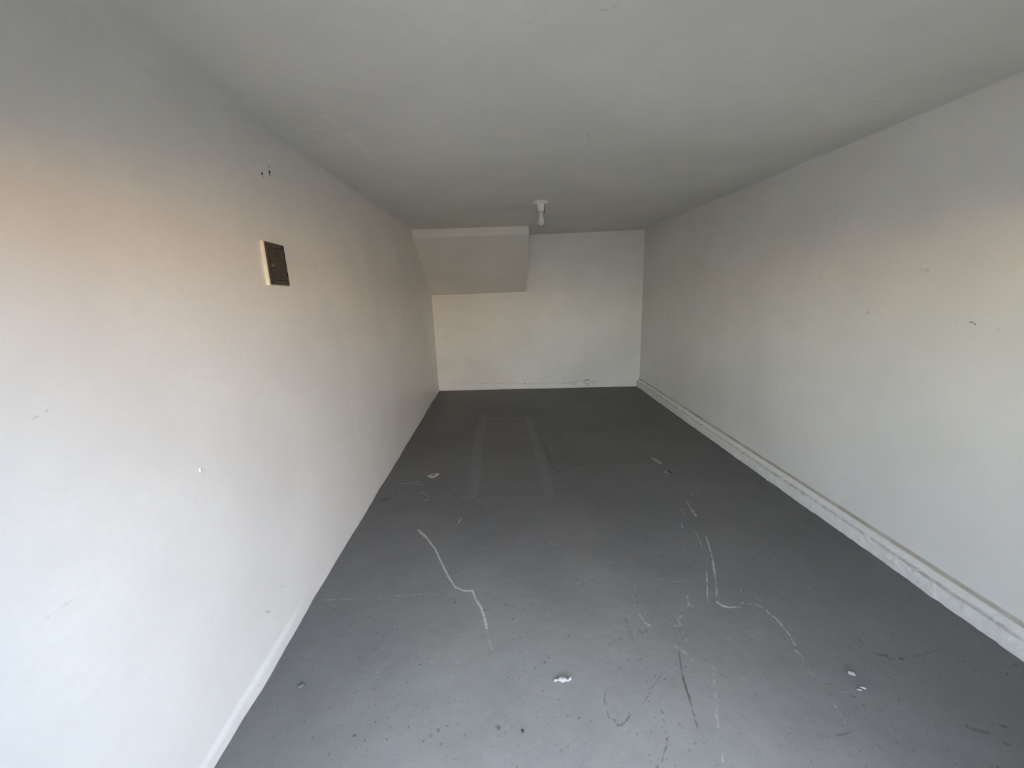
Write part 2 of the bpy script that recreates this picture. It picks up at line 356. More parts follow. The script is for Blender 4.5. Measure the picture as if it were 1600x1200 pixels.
    ('left', 'pale', 0.008, 0.9, [(3.028,0.057),(3.075,0.038)]),
    ('left', 'pale', 0.0084, 0.9, [(3.236,0.162),(3.261,0.175)]),
    ('left', 'pale', 0.0092, 0.9, [(3.54,0.069),(3.57,0.029)]),
    ('left', 'pale', 0.0094, 0.9, [(3.607,0.059),(3.653,0.052)]),
    ('left', 'pale', 0.0059, 0.8, [(3.377,0.161),(3.416,0.15)]),
    ('left', 'pale', 0.0096, 0.8, [(3.557,-0.538),(3.596,-0.569)]),
    ('left', 'dark', 0.0043, 0.6, [(4.156,0.128),(4.199,0.082)]),
    ('left', 'dark', 0.0044, 0.4, [(3.661,0.19),(3.764,0.197)]),
    ('left', 'dark', 0.0036, 0.2, [(1.427,1.185),(1.44,1.175)]),
    ('left', 'dark', 0.0065, 0.5, [(3.092,0.705),(3.105,0.696)]),
    ('left', 'dark', 0.0059, 0.35, [(2.24,0.495),(2.278,0.467)]),
    ('left', 'dark', 0.0043, 0.35, [(2.045,0.906),(2.056,0.895)]),
    ('left', 'dark', 0.0036, 0.5, [(2.14,0.947),(2.147,0.945)]),
    ('left', 'pale', 0.0029, 0.8, [(2.045,2.257),(2.052,2.246)]),
    ('left', 'pale', 0.003, 0.9, [(2.031,2.211),(2.031,2.181),(2.042,2.168)]),
    ('left', 'pale', 0.003, 0.7, [(2.128,2.375),(2.158,2.389)]),
    ('left', 'pale', 0.003, 0.6, [(2.104,2.348),(2.107,2.309)]),
    ('left', 'pale', 0.0038, 0.7, [(2.137,2.354),(2.131,2.303)]),
    ('left', 'pale', 0.0031, 0.7, [(2.121,2.272),(2.126,2.238),(2.129,2.213)]),
    ('left', 'pale', 0.0031, 0.7, [(2.123,2.178),(2.133,2.158)]),
    ('left', 'pale', 0.0022, 0.6, [(2.047,2.153),(2.066,2.147)]),
    ('left', 'hole', 0.0051, 1.6, [(2.044,2.166),(2.049,2.167)]),
    ('left', 'hole', 0.0022, 1.2, [(2.045,2.161),(2.052,2.153)]),
    ('left', 'hole', 0.0069, 1.6, [(2.111,2.19),(2.12,2.191)]),
    ('left', 'hole', 0.004, 1.5, [(2.113,2.187),(2.113,2.178)]),
    ('left', 'hole', 0.0034, 1.1, [(2.115,2.218),(2.12,2.216)]),
    ('left', 'hole', 0.0081, 0.9, [(1.34,2.356),(1.341,2.354)]),
    ('left', 'hole', 0.0031, 0.9, [(2.632,2.357),(2.636,2.359)]),
    ('left', 'hole', 0.0031, 0.9, [(2.681,2.353),(2.689,2.352)]),
    ('left', 'dark', 0.0018, 0.6, [(1.336,2.364),(1.337,2.361)]),
    ('ceil', 'pale', 0.0027, 0.8, [(-1.08,2.126),(-1.019,2.108)]),
    ('ceil', 'pale', 0.0031, 0.8, [(-0.985,2.156),(-0.934,2.145),(-0.828,2.146)]),
    ('ceil', 'pale', 0.0031, 0.5, [(-1.026,2.177),(-0.993,2.221)]),
    ('ceil', 'pale', 0.0045, 0.8, [(-0.754,2.113),(-0.678,2.127)]),
    ('ceil', 'pale', 0.0232, 0.5, [(-0.742,2.002),(-0.728,2.086)]),
    ('ceil', 'pale', 0.031, 0.55, [(-0.721,2.227),(-0.72,2.36),(-0.718,2.569)]),
    ('ceil', 'pale', 0.023, 0.4, [(-0.718,2.569),(-0.691,2.704)]),
    ('ceil', 'pale', 0.004, 0.5, [(-0.79,2.732),(-0.662,2.773)]),
    ('ceil', 'dark', 0.0065, 0.55, [(0.33,1.365),(0.352,1.361),(0.368,1.353)]),
    ('ceil', 'dark', 0.0046, 0.4, [(0.367,1.348),(0.373,1.343)]),
    ('ceil', 'dark', 0.0048, 0.6, [(0.116,1.408),(0.137,1.397)]),
    ('ceil', 'dark', 0.0046, 0.5, [(0.516,1.337),(0.527,1.34)]),
    ('ceil', 'dark', 0.0042, 0.4, [(0.495,1.526),(0.499,1.519)]),
    ('ceil', 'dark', 0.0071, 0.4, [(0.481,1.964),(0.548,1.981)]),
    ('ceil', 'dark', 0.0106, 0.35, [(0.502,2.319),(0.554,2.526)]),
    ('ceil', 'dark', 0.0197, 0.25, [(0.292,2.267),(0.332,2.27)]),
    ('ceil', 'dark', 0.0068, 0.45, [(0.495,2.318),(0.517,2.329)]),
    ('ceil', 'pale', 0.0056, 0.6, [(0.434,2.515),(0.609,2.552)]),
    ('ceil', 'dark', 0.0074, 0.4, [(1.757,2.048),(1.792,2.031)]),
    ('ceil', 'dark', 0.0047, 0.35, [(-0.579,1.394),(-0.567,1.392)]),
    ('ceil', 'dark', 0.0027, 0.5, [(-0.175,1.313),(-0.174,1.318)]),
    ('ceil', 'dark', 0.0121, 0.2, [(-0.597,1.731),(-0.55,1.734)]),
    ('ceil', 'pale', 0.0079, 0.3, [(1.845,2.172),(1.91,2.154)]),
    ('ceil', 'pale', 0.0119, 0.3, [(1.815,2.699),(1.857,2.645)]),
    ('ceil', 'dark', 0.0067, 0.35, [(1.572,2.284),(1.564,2.259)]),
    ('right', 'dark', 0.0103, 0.4, [(2.675,2.032),(2.666,2.038)]),
    ('right', 'dark', 0.0102, 0.4, [(2.649,1.947),(2.617,1.983)]),
    ('right', 'dark', 0.0131, 0.45, [(2.052,1.618),(2.02,1.613)]),
    ('right', 'dark', 0.0173, 0.3, [(2.715,1.595),(2.675,1.585)]),
    ('right', 'dark', 0.0086, 0.35, [(2.655,1.473),(2.636,1.46)]),
    ('right', 'dark', 0.0076, 0.55, [(2.321,1.378),(2.307,1.39)]),
    ('right', 'dark', 0.0083, 0.45, [(1.942,1.122),(1.936,1.11)]),
    ('right', 'dark', 0.0069, 0.5, [(2.799,1.18),(2.793,1.185)]),
    ('right', 'dark', 0.0065, 0.4, [(2.57,1.104),(2.566,1.109)]),
    ('right', 'dark', 0.0056, 0.3, [(1.677,1.346),(1.664,1.342)]),
    ('right', 'dark', 0.0059, 0.5, [(2.635,2.26),(2.628,2.269)]),
    ('right', 'dark', 0.0062, 0.4, [(2.637,1.829),(2.65,1.846)]),
    ('right', 'dark', 0.0038, 0.5, [(1.843,1.366),(1.835,1.367)]),
    ('right', 'dark', 0.0196, 0.22, [(3.34,0.818),(3.304,0.768)]),
    ('right', 'dark', 0.0078, 0.5, [(2.972,0.481),(2.966,0.489)]),
    ('right', 'dark', 0.01, 0.35, [(2.852,0.39),(2.843,0.378)]),
    ('right', 'dark', 0.0092, 0.3, [(2.644,0.632),(2.634,0.645)]),
    ('right', 'dark', 0.0086, 0.4, [(2.369,0.246),(2.359,0.219)]),
    ('right', 'dark', 0.0109, 0.35, [(2.396,0.16),(2.351,0.147)]),
    ('right', 'dark', 0.0092, 0.5, [(2.54,0.157),(2.522,0.157)]),
    ('right', 'dark', 0.0049, 0.4, [(1.696,0.163),(1.682,0.185)]),
    ('right', 'dark', 0.0075, 0.4, [(1.526,0.147),(1.507,0.157)]),
    ('right', 'dark', 0.0047, 0.4, [(1.596,0.146),(1.59,0.144)]),
    ('right', 'dark', 0.0048, 0.3, [(2.077,1.991),(2.065,1.979)]),
    ('right', 'pale', 0.0081, 0.4, [(2.087,-0.275),(2.065,-0.318)]),
    ('right', 'dark', 0.0078, 0.3, [(3.214,1.428),(3.188,1.454)]),
    ('right', 'dark', 0.0149, 0.25, [(4.584,1.171),(4.548,1.144)]),
    ('right', 'pale', 0.0203, 0.3, [(4.109,0.937),(4.067,0.834)]),
    ('right', 'dark', 0.0047, 0.4, [(2.108,2.224),(2.097,2.212)]),
    ('right', 'dark', 0.013, 0.3, [(3.345,1.861),(3.316,1.882)]),
    ('back', 'dark', 0.0063, 0.5, [(-1.04,0.135),(-0.297,0.1),(0.645,0.077),(0.956,0.08)]),
    ('back', 'dark', 0.0083, 0.8, [(0.956,0.074),(1.08,0.082),(1.152,0.096)]),
    ('back', 'dark', 0.0104, 0.6, [(1.101,0.06),(1.162,0.059)]),
    ('back', 'dark', 0.0073, 0.6, [(1.152,0.102),(1.265,0.12),(1.419,0.095),(1.572,0.08)]),
    ('back', 'dark', 0.0073, 1.6, [(1.311,0.119),(1.367,0.125)]),
    ('back', 'rust', 0.0312, 0.8, [(1.306,0.076),(1.358,0.043)]),
    ('back', 'rust', 0.026, 0.5, [(1.45,0.062),(1.491,0.04)]),
    ('back', 'dark', 0.0062, 0.5, [(1.602,0.112),(1.673,0.131)]),
    ('back', 'dark', 0.0057, 0.4, [(1.162,0.144),(1.214,0.217),(1.305,0.267)]),
    ('back', 'dark', 0.0057, 0.35, [(1.673,0.152),(1.722,0.235),(1.853,0.242)]),
    ('back', 'dark', 0.0052, 0.3, [(1.752,0.235),(1.764,0.139)]),
    ('back', 'dark', 0.0093, 0.5, [(1.173,0.355),(1.193,0.365)]),
    ('back', 'dark', 0.0076, 0.4, [(0.45,0.943),(0.46,0.943)]),
    ('back', 'dark', 0.0103, 0.35, [(2.085,0.215),(2.095,0.225)]),
    ('back', 'dark', 0.0061, 0.35, [(1.284,0.539),(1.415,0.546)]),
    ('back', 'dark', 0.0105, 0.9, [(0.333,0.09),(0.343,0.079)]),
    ('back', 'pale', 0.0208, 0.5, [(1.214,0.079),(1.265,0.056)]),
    ('back', 'dark', 0.0057, 0.35, [(1.573,0.016),(1.776,0.065),(2.029,0.08),(2.14,0.098)]),
    ('back', 'pale', 0.0075, 0.5, [(0.619,1.306),(0.668,1.295)]),
]

# ------------------------------------------------------------------ helpers
def new_mat(name):
    m = bpy.data.materials.new(name)
    m.use_nodes = True
    nt = m.node_tree
    b = nt.nodes['Principled BSDF']
    return m, nt, b


def nd(nt, kind, **kw):
    n = nt.nodes.new(kind)
    for k, v in kw.items():
        if k in n.inputs:
            n.inputs[k].default_value = v
        else:
            setattr(n, k, v)
    return n


def math_n(nt, op, a, b=None, clamp=False):
    n = nt.nodes.new('ShaderNodeMath')
    n.operation = op
    n.use_clamp = clamp
    for i, v in enumerate((a, b)):
        if v is None:
            continue
        if isinstance(v, (int, float)):
            n.inputs[i].default_value = v
        else:
            nt.links.new(v, n.inputs[i])
    return n.outputs[0]


def ramp(nt, fac, lo, hi, out_lo=0.0, out_hi=1.0):
    n = nt.nodes.new('ShaderNodeMapRange')
    n.interpolation_type = 'SMOOTHSTEP'
    for i, v in enumerate((lo, hi, out_lo, out_hi)):
        n.inputs[1 + i].default_value = v
    nt.links.new(fac, n.inputs[0])
    return n.outputs[0]


def mix(nt, fac, a, b):
    n = nt.nodes.new('ShaderNodeMix')
    n.data_type = 'RGBA'
    for sock, v in ((n.inputs[0], fac), (n.inputs[6], a), (n.inputs[7], b)):
        if isinstance(v, tuple):
            sock.default_value = v if len(v) == 4 else (*v, 1)
        elif isinstance(v, (int, float)):
            sock.default_value = v
        else:
            nt.links.new(v, sock)
    return n.outputs[2]


def coords(nt, scale=(1, 1, 1)):
    tc = nt.nodes.new('ShaderNodeTexCoord')
    mp = nt.nodes.new('ShaderNodeMapping')
    mp.inputs['Scale'].default_value = scale
    nt.links.new(tc.outputs['Object'], mp.inputs['Vector'])
    return mp.outputs['Vector']


def noise_t(nt, vec, scale, detail=3.0, rough=0.55):
    n = nt.nodes.new('ShaderNodeTexNoise')
    n.inputs['Scale'].default_value = scale
    n.inputs['Detail'].default_value = detail
    n.inputs['Roughness'].default_value = rough
    nt.links.new(vec, n.inputs['Vector'])
    return n.outputs['Fac']


def attr(nt, name):
    n = nt.nodes.new('ShaderNodeAttribute')
    n.attribute_type = 'GEOMETRY'
    n.attribute_name = name
    return n.outputs['Fac']


def broken(nt, a, vec, scale, gain=1.0, hard=0.16):
    """A worn mask: the painted stroke strength eaten away by noise."""
    n = noise_t(nt, vec, scale, 5.0, 0.75)
    n2 = noise_t(nt, vec, scale * 0.22, 3.0, 0.7)
    k = math_n(nt, 'ADD', math_n(nt, 'MULTIPLY', math_n(nt, 'SUBTRACT', n, 0.5), 2.2), math_n(nt, 'MULTIPLY', math_n(nt, 'SUBTRACT', n2, 0.5), 2.4))
    t = math_n(nt, 'ADD', a, k)
    m = ramp(nt, t, 0.42 - hard, 0.42 + hard)
    m = math_n(nt, 'MULTIPLY', m, ramp(nt, a, 0.0, 0.12))
    return math_n(nt, 'MULTIPLY', m, math_n(nt, 'MULTIPLY', a, gain), clamp=True)


def mesh_obj(name, verts, faces, mat, parent=None, smooth=True):
    me = bpy.data.meshes.new(name)
    me.from_pydata([tuple(v) for v in verts], [], [tuple(f) for f in faces])
    me.update()
    if smooth:
        me.polygons.foreach_set('use_smooth', [True] * len(me.polygons))
    me.materials.append(mat)
    o = bpy.data.objects.new(name, me)
    COL.objects.link(o)
    o.parent = parent
    return o


def bm_obj(name, bm, mat, parent=None, smooth=False):
    me = bpy.data.meshes.new(name)
    bmesh.ops.recalc_face_normals(bm, faces=bm.faces)
    bm.to_mesh(me)
    bm.free()
    if smooth:
        me.polygons.foreach_set('use_smooth', [True] * len(me.polygons))
    me.materials.append(mat)
    o = bpy.data.objects.new(name, me)
    COL.objects.link(o)
    o.parent = parent
    return o


def box_bm(bm, x0, x1, y0, y1, z0, z1, bevel=0.0):
    r = bmesh.ops.create_cube(bm, size=1.0)
    for v in r['verts']:
        v.co = Vector(((x0 + x1) / 2 + v.co.x * (x1 - x0), (y0 + y1) / 2 + v.co.y * (y1 - y0), (z0 + z1) / 2 + v.co.z * (z1 - z0)))
    if bevel:
        es = list({e for v in r['verts'] for e in v.link_edges})
        bmesh.ops.bevel(bm, geom=es, offset=bevel, segments=2, affect='EDGES', profile=0.6)
    return bm


def lathe(name, profile, mat, parent, centre=(0, 0), seg=32):
    vs, fs = [], []
    n = len(profile)
    for k in range(seg):
        a = 2 * math.pi * k / seg
        for r, z in profile:
            vs.append((centre[0] + r * math.cos(a), centre[1] + r * math.sin(a), z))
    for k in range(seg):
        k2 = (k + 1) % seg
        for i in range(n - 1):
            fs.append((k * n + i, k * n + i + 1, k2 * n + i + 1, k2 * n + i))
    return mesh_obj(name, vs, fs, mat, parent)


def empty(name, loc, label, cat, group=None):
    o = bpy.data.objects.new(name, None)
    COL.objects.link(o)
    o.location = loc
    o.empty_display_size = 0.05
    o['label'] = label
    o['category'] = cat
    if group:
        o['group'] = group
    return o


def fbm(x, y, scale, seed=0, octaves=3):
    """Smooth value noise on numpy arrays, roughly -1..1."""
    out = np.zeros_like(x, dtype=float)
    amp = 1.0
    tot = 0
    for o in range(octaves):
        g = np.random.default_rng(seed * 17 + o).uniform(-1, 1, (64, 64))
        u = x * scale * 2 ** o + 13.7 * o
        v = y * scale * 2 ** o + 5.3 * o
        i = np.floor(u).astype(int)
        j = np.floor(v).astype(int)
        fu = u - i
        fv = v - j
        fu = fu * fu * (3 - 2 * fu)
        fv = fv * fv * (3 - 2 * fv)
        a = g[i % 64, j % 64]
        b = g[(i + 1) % 64, j % 64]
        c = g[i % 64, (j + 1) % 64]
        d = g[(i + 1) % 64, (j + 1) % 64]
        out += amp * ((a * (1 - fu) + b * fu) * (1 - fv) + (c * (1 - fu) + d * fu) * fv)
        tot += amp
        amp *= 0.5
    return out / tot


def paint(U, V, plane, channel):
    """Wear marks with a shape of their own: strength per vertex of a surface grid."""
    val = np.zeros(U.shape)
    du = 0.004
    for pl, ch, w, st, pts in STROKES:
        if pl != plane or ch != channel:
            continue
        hw = max(w * 0.8, 0.0014)
        soft = hw * (0.9 if channel == 'patch' else 1.0) + 0.0015
        pad = hw + soft
        xs = [p[0] for p in pts]
        ys = [p[1] for p in pts]
        m = (U > min(xs) - pad) & (U < max(xs) + pad) & (V > min(ys) - pad) & (V < max(ys) + pad)
        if not m.any():
            continue
        u = U[m]
        v = V[m]
        best = np.full(u.shape, 1e9)
        for (x0, y0), (x1, y1) in zip(pts[:-1], pts[1:]):
            dx, dy = x1 - x0, y1 - y0
            L2 = dx * dx + dy * dy + 1e-12
            t = np.clip(((u - x0) * dx + (v - y0) * dy) / L2, 0, 1)
            best = np.minimum(best, np.hypot(u - x0 - t * dx, v - y0 - t * dy))
        f = np.clip((hw + soft * 0.5 - best) / soft, 0, 1)
        f = f * f * (3 - 2 * f)
        val[m] = np.maximum(val[m], f * st)
    return val


def surface(name, us, vs, fn, mat, plane, channels, back):
    """A built surface: dense front face with relief, closed at its back so that it is a slab. Never a sheet."""
    U, V = np.meshgrid(us, vs, indexing='ij')
    X, Y, Z = fn(U, V)
    nu, nv = U.shape
    P = np.stack([X, Y, Z], -1).reshape(-1, 3)
    idx = np.arange(nu * nv).reshape(nu, nv)
    Q = np.stack([idx[:-1, :-1], idx[1:, :-1], idx[1:, 1:], idx[:-1, 1:]], -1).reshape(-1, 4)
    ring = np.concatenate([idx[:, 0], idx[-1, 1:], idx[-2::-1, -1], idx[0, -2:0:-1]])
    off = np.array(back, dtype=float)
    P2 = P[ring] + off
    n0 = len(P)
    r2 = n0 + np.arange(len(ring))
    rn = np.roll(ring, -1)
    r2n = np.roll(r2, -1)
    side = np.stack([ring, r2, r2n, rn], -1)
    allP = np.concatenate([P, P2])
    quads = np.concatenate([Q, side])
    nq = len(quads)
    me = bpy.data.meshes.new(name)
    me.vertices.add(len(allP))
    me.vertices.foreach_set('co', allP.astype(np.float32).ravel())
    loops = np.concatenate([quads.ravel(), r2[::-1]])
    me.loops.add(len(loops))
    me.loops.foreach_set('vertex_index', loops.astype(np.int32))
    me.polygons.add(nq + 1)
    starts = np.concatenate([np.arange(nq) * 4, [nq * 4]])
    me.polygons.foreach_set('loop_start', starts.astype(np.int32))
    smooth = np.zeros(nq + 1, dtype=bool)
    smooth[:len(Q)] = True
    me.polygons.foreach_set('use_smooth', smooth)
    me.update(calc_edges=True)
    me.validate()
    for ch in channels:
        a = me.attributes.new(ch, 'FLOAT', 'POINT')
        d = np.zeros(len(allP), dtype=np.float32)
        d[:n0] = paint(U, V, plane, ch).ravel()
        a.data.foreach_set('value', d)
    me.materials.append(mat)
    o = bpy.data.objects.new(name, me)
    COL.objects.link(o)
    o['kind'] = 'structure'
    return o


# ------------------------------------------------------------------ materials
def wall_mat(name, base, pale=(0.86, 0.86, 0.84), rough=0.5, blotch=0.05, spec=0.5):
    m, nt, b = new_mat(name)
    v = coords(nt)
    big = noise_t(nt, v, 1.3, 4.0, 0.6)
    fine = noise_t(nt, v, 38.0, 3.0, 0.6)
    c = mix(nt, ramp(nt, big, 0.3, 0.7), tuple(x * (1 - blotch) for x in base), tuple(min(x * (1 + blotch), 0.9) for x in base))
    c = mix(nt, ramp(nt, fine, 0.35, 0.7, 0.0, 0.25), c, tuple(x * 0.93 for x in base))
    # scattered small scuffs
    sc = noise_t(nt, v, 9.0, 6.0, 0.72)
    c = mix(nt, ramp(nt, sc, 0.71, 0.80, 0.0, 0.35), c, (0.36, 0.35, 0.33))
    c = mix(nt, broken(nt, attr(nt, 'pale'), v, 90.0, 0.9), c, pale)
    c = mix(nt, broken(nt, attr(nt, 'dark'), v, 140.0, 0.72, 0.3), c, (0.16, 0.16, 0.155))
    c = mix(nt, broken(nt, attr(nt, 'blue'), v, 110.0, 0.8), c, (0.25, 0.3, 0.5))
    c = mix(nt, broken(nt, attr(nt, 'rust'), v, 110.0, 0.5), c, (0.42, 0.33, 0.26))
    c = mix(nt, ramp(nt, attr(nt, 'hole'), 0.3, 0.9), c, (0.012, 0.011, 0.01))
    nt.links.new(c, b.inputs['Base Color'])
    b.inputs['Roughness'].default_value = rough
    b.inputs['Specular IOR Level'].default_value = spec
    bp = nt.nodes.new('ShaderNodeBump')
    bp.inputs['Strength'].default_value = 0.25
    bp.inputs['Distance'].default_value = 0.004
    h = math_n(nt, 'ADD', noise_t(nt, v, 14.0, 5.0, 0.6), math_n(nt, 'MULTIPLY', noise_t(nt, v, 160.0, 2.0, 0.5), 0.18))
    h = math_n(nt, 'SUBTRACT', h, math_n(nt, 'MULTIPLY', attr(nt, 'hole'), 2.0))
    nt.links.new(h, bp.inputs['Height'])
    nt.links.new(bp.outputs['Normal'], b.inputs['Normal'])
    return m


WHITE = (0.755, 0.755, 0.735)
M_WALL = wall_mat('painted plaster', WHITE, rough=0.42)
M_CEIL = wall_mat('painted ceiling', (0.72, 0.72, 0.69), rough=0.7)
M_SOFFIT = wall_mat('painted soffit', (0.74, 0.74, 0.715), rough=0.6)


def floor_mat():
    m, nt, b = new_mat('grey floor paint')
    v = coords(nt)
    base = (0.102, 0.102, 0.105)
    big = noise_t(nt, v, 1.1, 5.0, 0.62)
    mid = noise_t(nt, v, 6.5, 5.0, 0.7)
    fine = noise_t(nt, v, 90.0, 3.0, 0.6)
    c = mix(nt, ramp(nt, big, 0.3, 0.7), tuple(FA * k for k in (0.9, 0.87, 0.83)), tuple(FA * k for k in (1.13, 1.09, 1.04)))
    c = mix(nt, ramp(nt, mid, 0.35, 0.75, 0.0, 0.4), c, tuple(FA * k for k in (1.25, 1.24, 1.23)))
    c = mix(nt, ramp(nt, fine, 0.35, 0.7, 0.0, 0.35), c, (FA * .75, FA * .75, FA * .75))
    c = mix(nt, math_n(nt, 'MULTIPLY', attr(nt, 'patch'), 0.33), c, (FA * 1.5, FA * 1.5, FA * 1.53))
    # doorway daylight painted into the floor colour, paler towards the door
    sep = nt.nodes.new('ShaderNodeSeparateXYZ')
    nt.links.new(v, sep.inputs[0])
    doorlight_x = ramp(nt, math_n(nt, 'ABSOLUTE', math_n(nt, 'SUBTRACT', sep.outputs[0], 0.2)), 0.3, 1.6, 1.0, 0.15)
    doorlight_y = ramp(nt, math_n(nt, 'ADD', sep.outputs[1], math_n(nt, 'MULTIPLY', noise_t(nt, v, 1.6, 5.0, 0.65), 1.6)), 1.5, 3.6, 1.0, 0.0)
    c = mix(nt, math_n(nt, 'MULTIPLY', math_n(nt, 'MULTIPLY', doorlight_x, doorlight_y), math_n(nt, 'ADD', math_n(nt, 'MULTIPLY', mid, 0.6), 0.35)), c, (0.42, 0.395, 0.355))
    # grit: dark flecks and pale flecks, unevenly spread
    area = ramp(nt, noise_t(nt, v, 2.3, 3.0, 0.6), 0.4, 0.68)
    fl = noise_t(nt, v, 46.0, 4.0, 0.66)
    dm = math_n(nt, 'MULTIPLY', ramp(nt, fl, 0.62, 0.68), math_n(nt, 'ADD', math_n(nt, 'MULTIPLY', area, 0.6), 0.2))
    c = mix(nt, dm, c, (0.035, 0.034, 0.032))
    v2 = coords(nt, (1.0, 0.8, 1.0))
    fl2 = noise_t(nt, v2, 27.0, 6.0, 0.72)
    area2 = ramp(nt, noise_t(nt, v2, 1.7, 3.0, 0.6), 0.44, 0.7)
    pm = math_n(nt, 'MULTIPLY', ramp(nt, fl2, 0.63, 0.70), math_n(nt, 'ADD', math_n(nt, 'MULTIPLY', area2, 0.55), 0.12))
    c = mix(nt, pm, c, (0.30, 0.29, 0.28))
    grain = noise_t(nt, v, 330.0, 2.0, 0.7)
    c = mix(nt, ramp(nt, grain, 0.35, 0.7, 0.0, 0.30), c, (FA * .62, FA * .62, FA * .61))
    cloud = noise_t(nt, v, 3.4, 6.0, 0.72)
    c = mix(nt, ramp(nt, cloud, 0.52, 0.72, 0.0, 0.28), c, (FA * 1.5, FA * 1.46, FA * 1.38))
    # fine hairline scratches
    wv = nd(nt, 'ShaderNodeTexNoise')
    wv.inputs['Scale'].default_value = 5.0
    mp = coords(nt, (9.0, 0.9, 1.0))
    nt.links.new(mp, wv.inputs['Vector'])
    wv.inputs['Detail'].default_value = 6.0
    wv.inputs['Roughness'].default_value = 0.75
    c = mix(nt, ramp(nt, wv.outputs['Fac'], 0.66, 0.74, 0.0, 0.25), c, (0.3, 0.3, 0.3))
    c = mix(nt, broken(nt, attr(nt, 'dark'), v, 120.0, 0.55, 0.3), c, (0.022, 0.021, 0.020))
    c = mix(nt, broken(nt, attr(nt, 'brown'), v, 150.0, 0.6, 0.3), c, (0.045, 0.034, 0.026))
    c = mix(nt, broken(nt, attr(nt, 'pale'), v, 130.0, 0.95), c, (0.52, 0.51, 0.49))
    c = mix(nt, broken(nt, attr(nt, 'beige'), v, 90.0, 1.0), c, (0.36, 0.32, 0.26))
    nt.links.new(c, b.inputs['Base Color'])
    r = ramp(nt, mid, 0.3, 0.7, FROUGH, FROUGH + 0.12)
    nt.links.new(r, b.inputs['Roughness'])
    b.inputs['Specular IOR Level'].default_value = FSPEC
    bp = nt.nodes.new('ShaderNodeBump')
    bp.inputs['Strength'].default_value = 0.3
    bp.inputs['Distance'].default_value = 0.003
    h = math_n(nt, 'ADD', noise_t(nt, v, 20.0, 5.0, 0.6), math_n(nt, 'MULTIPLY', fine, 0.3))
    h = math_n(nt, 'SUBTRACT', h, math_n(nt, 'MULTIPLY', attr(nt, 'pale'), 0.3))
    nt.links.new(h, bp.inputs['Height'])
    nt.links.new(bp.outputs['Normal'], b.inputs['Normal'])
    return m


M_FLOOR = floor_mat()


def plain(name, col, rough=0.5, metallic=0.0, var=0.12, scale=20.0, bump=0.1):
    m, nt, b = new_mat(name)
    v = coords(nt)
    n = noise_t(nt, v, scale, 4.0, 0.6)
    c = mix(nt, ramp(nt, n, 0.3, 0.7), tuple(x * (1 - var) for x in col), tuple(min(1, x * (1 + var)) for x in col))
    nt.links.new(c, b.inputs['Base Color'])
    b.inputs['Roughness'].default_value = rough
    b.inputs['Metallic'].default_value = metallic
    bp = nt.nodes.new('ShaderNodeBump')
    bp.inputs['Strength'].default_value = bump
    bp.inputs['Distance'].default_value = 0.002
    nt.links.new(n, bp.inputs['Height'])
    nt.links.new(bp.outputs['Normal'], b.inputs['Normal'])
    return m


def plinth_mat():
    m, nt, b = new_mat('rough painted kerb')
    v = coords(nt)
    n = noise_t(nt, v, 30.0, 5.0, 0.7)
    c = mix(nt, ramp(nt, n, 0.3, 0.7), (0.76, 0.75, 0.725), (0.83, 0.82, 0.80))
    c = mix(nt, math_n(nt, 'MULTIPLY', attr(nt, 'dirt'), ramp(nt, noise_t(nt, v, 5.0, 4.0, 0.7), 0.3, 0.62, 0.6, 1.0), clamp=True), c, (0.42, 0.38, 0.30))
    c = mix(nt, math_n(nt, 'MULTIPLY', attr(nt, 'seam'), ramp(nt, noise_t(nt, v, 22.0, 5.0, 0.75), 0.36, 0.60, 0.1, 0.8), clamp=True), c, (0.36, 0.33, 0.29))
    nt.links.new(c, b.inputs['Base Color'])
    b.inputs['Roughness'].default_value = 0.5
    bp = nt.nodes.new('ShaderNodeBump')
    bp.inputs['Strength'].default_value = 0.8
    bp.inputs['Distance'].default_value = 0.008
    nt.links.new(noise_t(nt, v, 55.0, 5.0, 0.75), bp.inputs['Height'])
    nt.links.new(bp.outputs['Normal'], b.inputs['Normal'])
    return m


# ------------------------------------------------------------------ the room
XL, XR, H = -1.091, 2.168, 2.380
def y_back(x): return 6.3096 - 0.0838 * x
Y0 = DOORY
CHW = ['pale', 'dark', 'blue', 'rust', 'hole']

def sstep(a, b, x):
    t = np.clip((x - a) / (b - a), 0, 1)
    return t * t * (3 - 2 * t)

# floor
def f_floor(U, V):
    return U, V, 0.0015 * fbm(U, V, 2.0, 1)
xs = np.arange(XL - 0.03, XR + 0.03, 0.0065)
ys = np.concatenate([np.arange(Y0 - 0.13, 0.9, 0.03), np.arange(0.9, 3.2, 0.0055), np.arange(3.2, 6.55, 0.011)])
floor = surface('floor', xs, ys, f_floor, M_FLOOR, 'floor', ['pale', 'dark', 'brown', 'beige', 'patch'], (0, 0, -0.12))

# left wall: slightly wavy plaster, a thicker skirt of render near the doorway
def f_left(U, V):
    base = XL + 0.006 * V / H
    wav = 0.0035 * fbm(U, V, 1.1, 2) + 0.0012 * fbm(U, V, 5.0, 3)
    sk = (0.0085 + 0.002 * fbm(U, V, 9.0, 31)) * (1 - sstep(0.045, 0.080, V + 0.012 * fbm(U, V * 0, 3.0, 4))) * (1 - sstep(1.55, 1.85, U))
    foot = (0.006 * fbm(U, V * 0, 3.0, 5) + 0.003 * fbm(U, V * 0, 14.0, 32)) * (1 - sstep(0.0, 0.12, V))
    return base + wav + sk + foot, U, V
yl = np.concatenate([np.arange(Y0, 0.8, 0.04), np.arange(0.8, 3.0, 0.0075), np.arange(3.0, 6.46, 0.012)])
zl = np.concatenate([np.arange(-0.03, 0.16, 0.005), np.arange(0.16, 2.40, 0.008)])
wall_left = surface('wall_left', yl, zl, f_left, M_WALL, 'left', CHW, (-0.15, 0, 0))

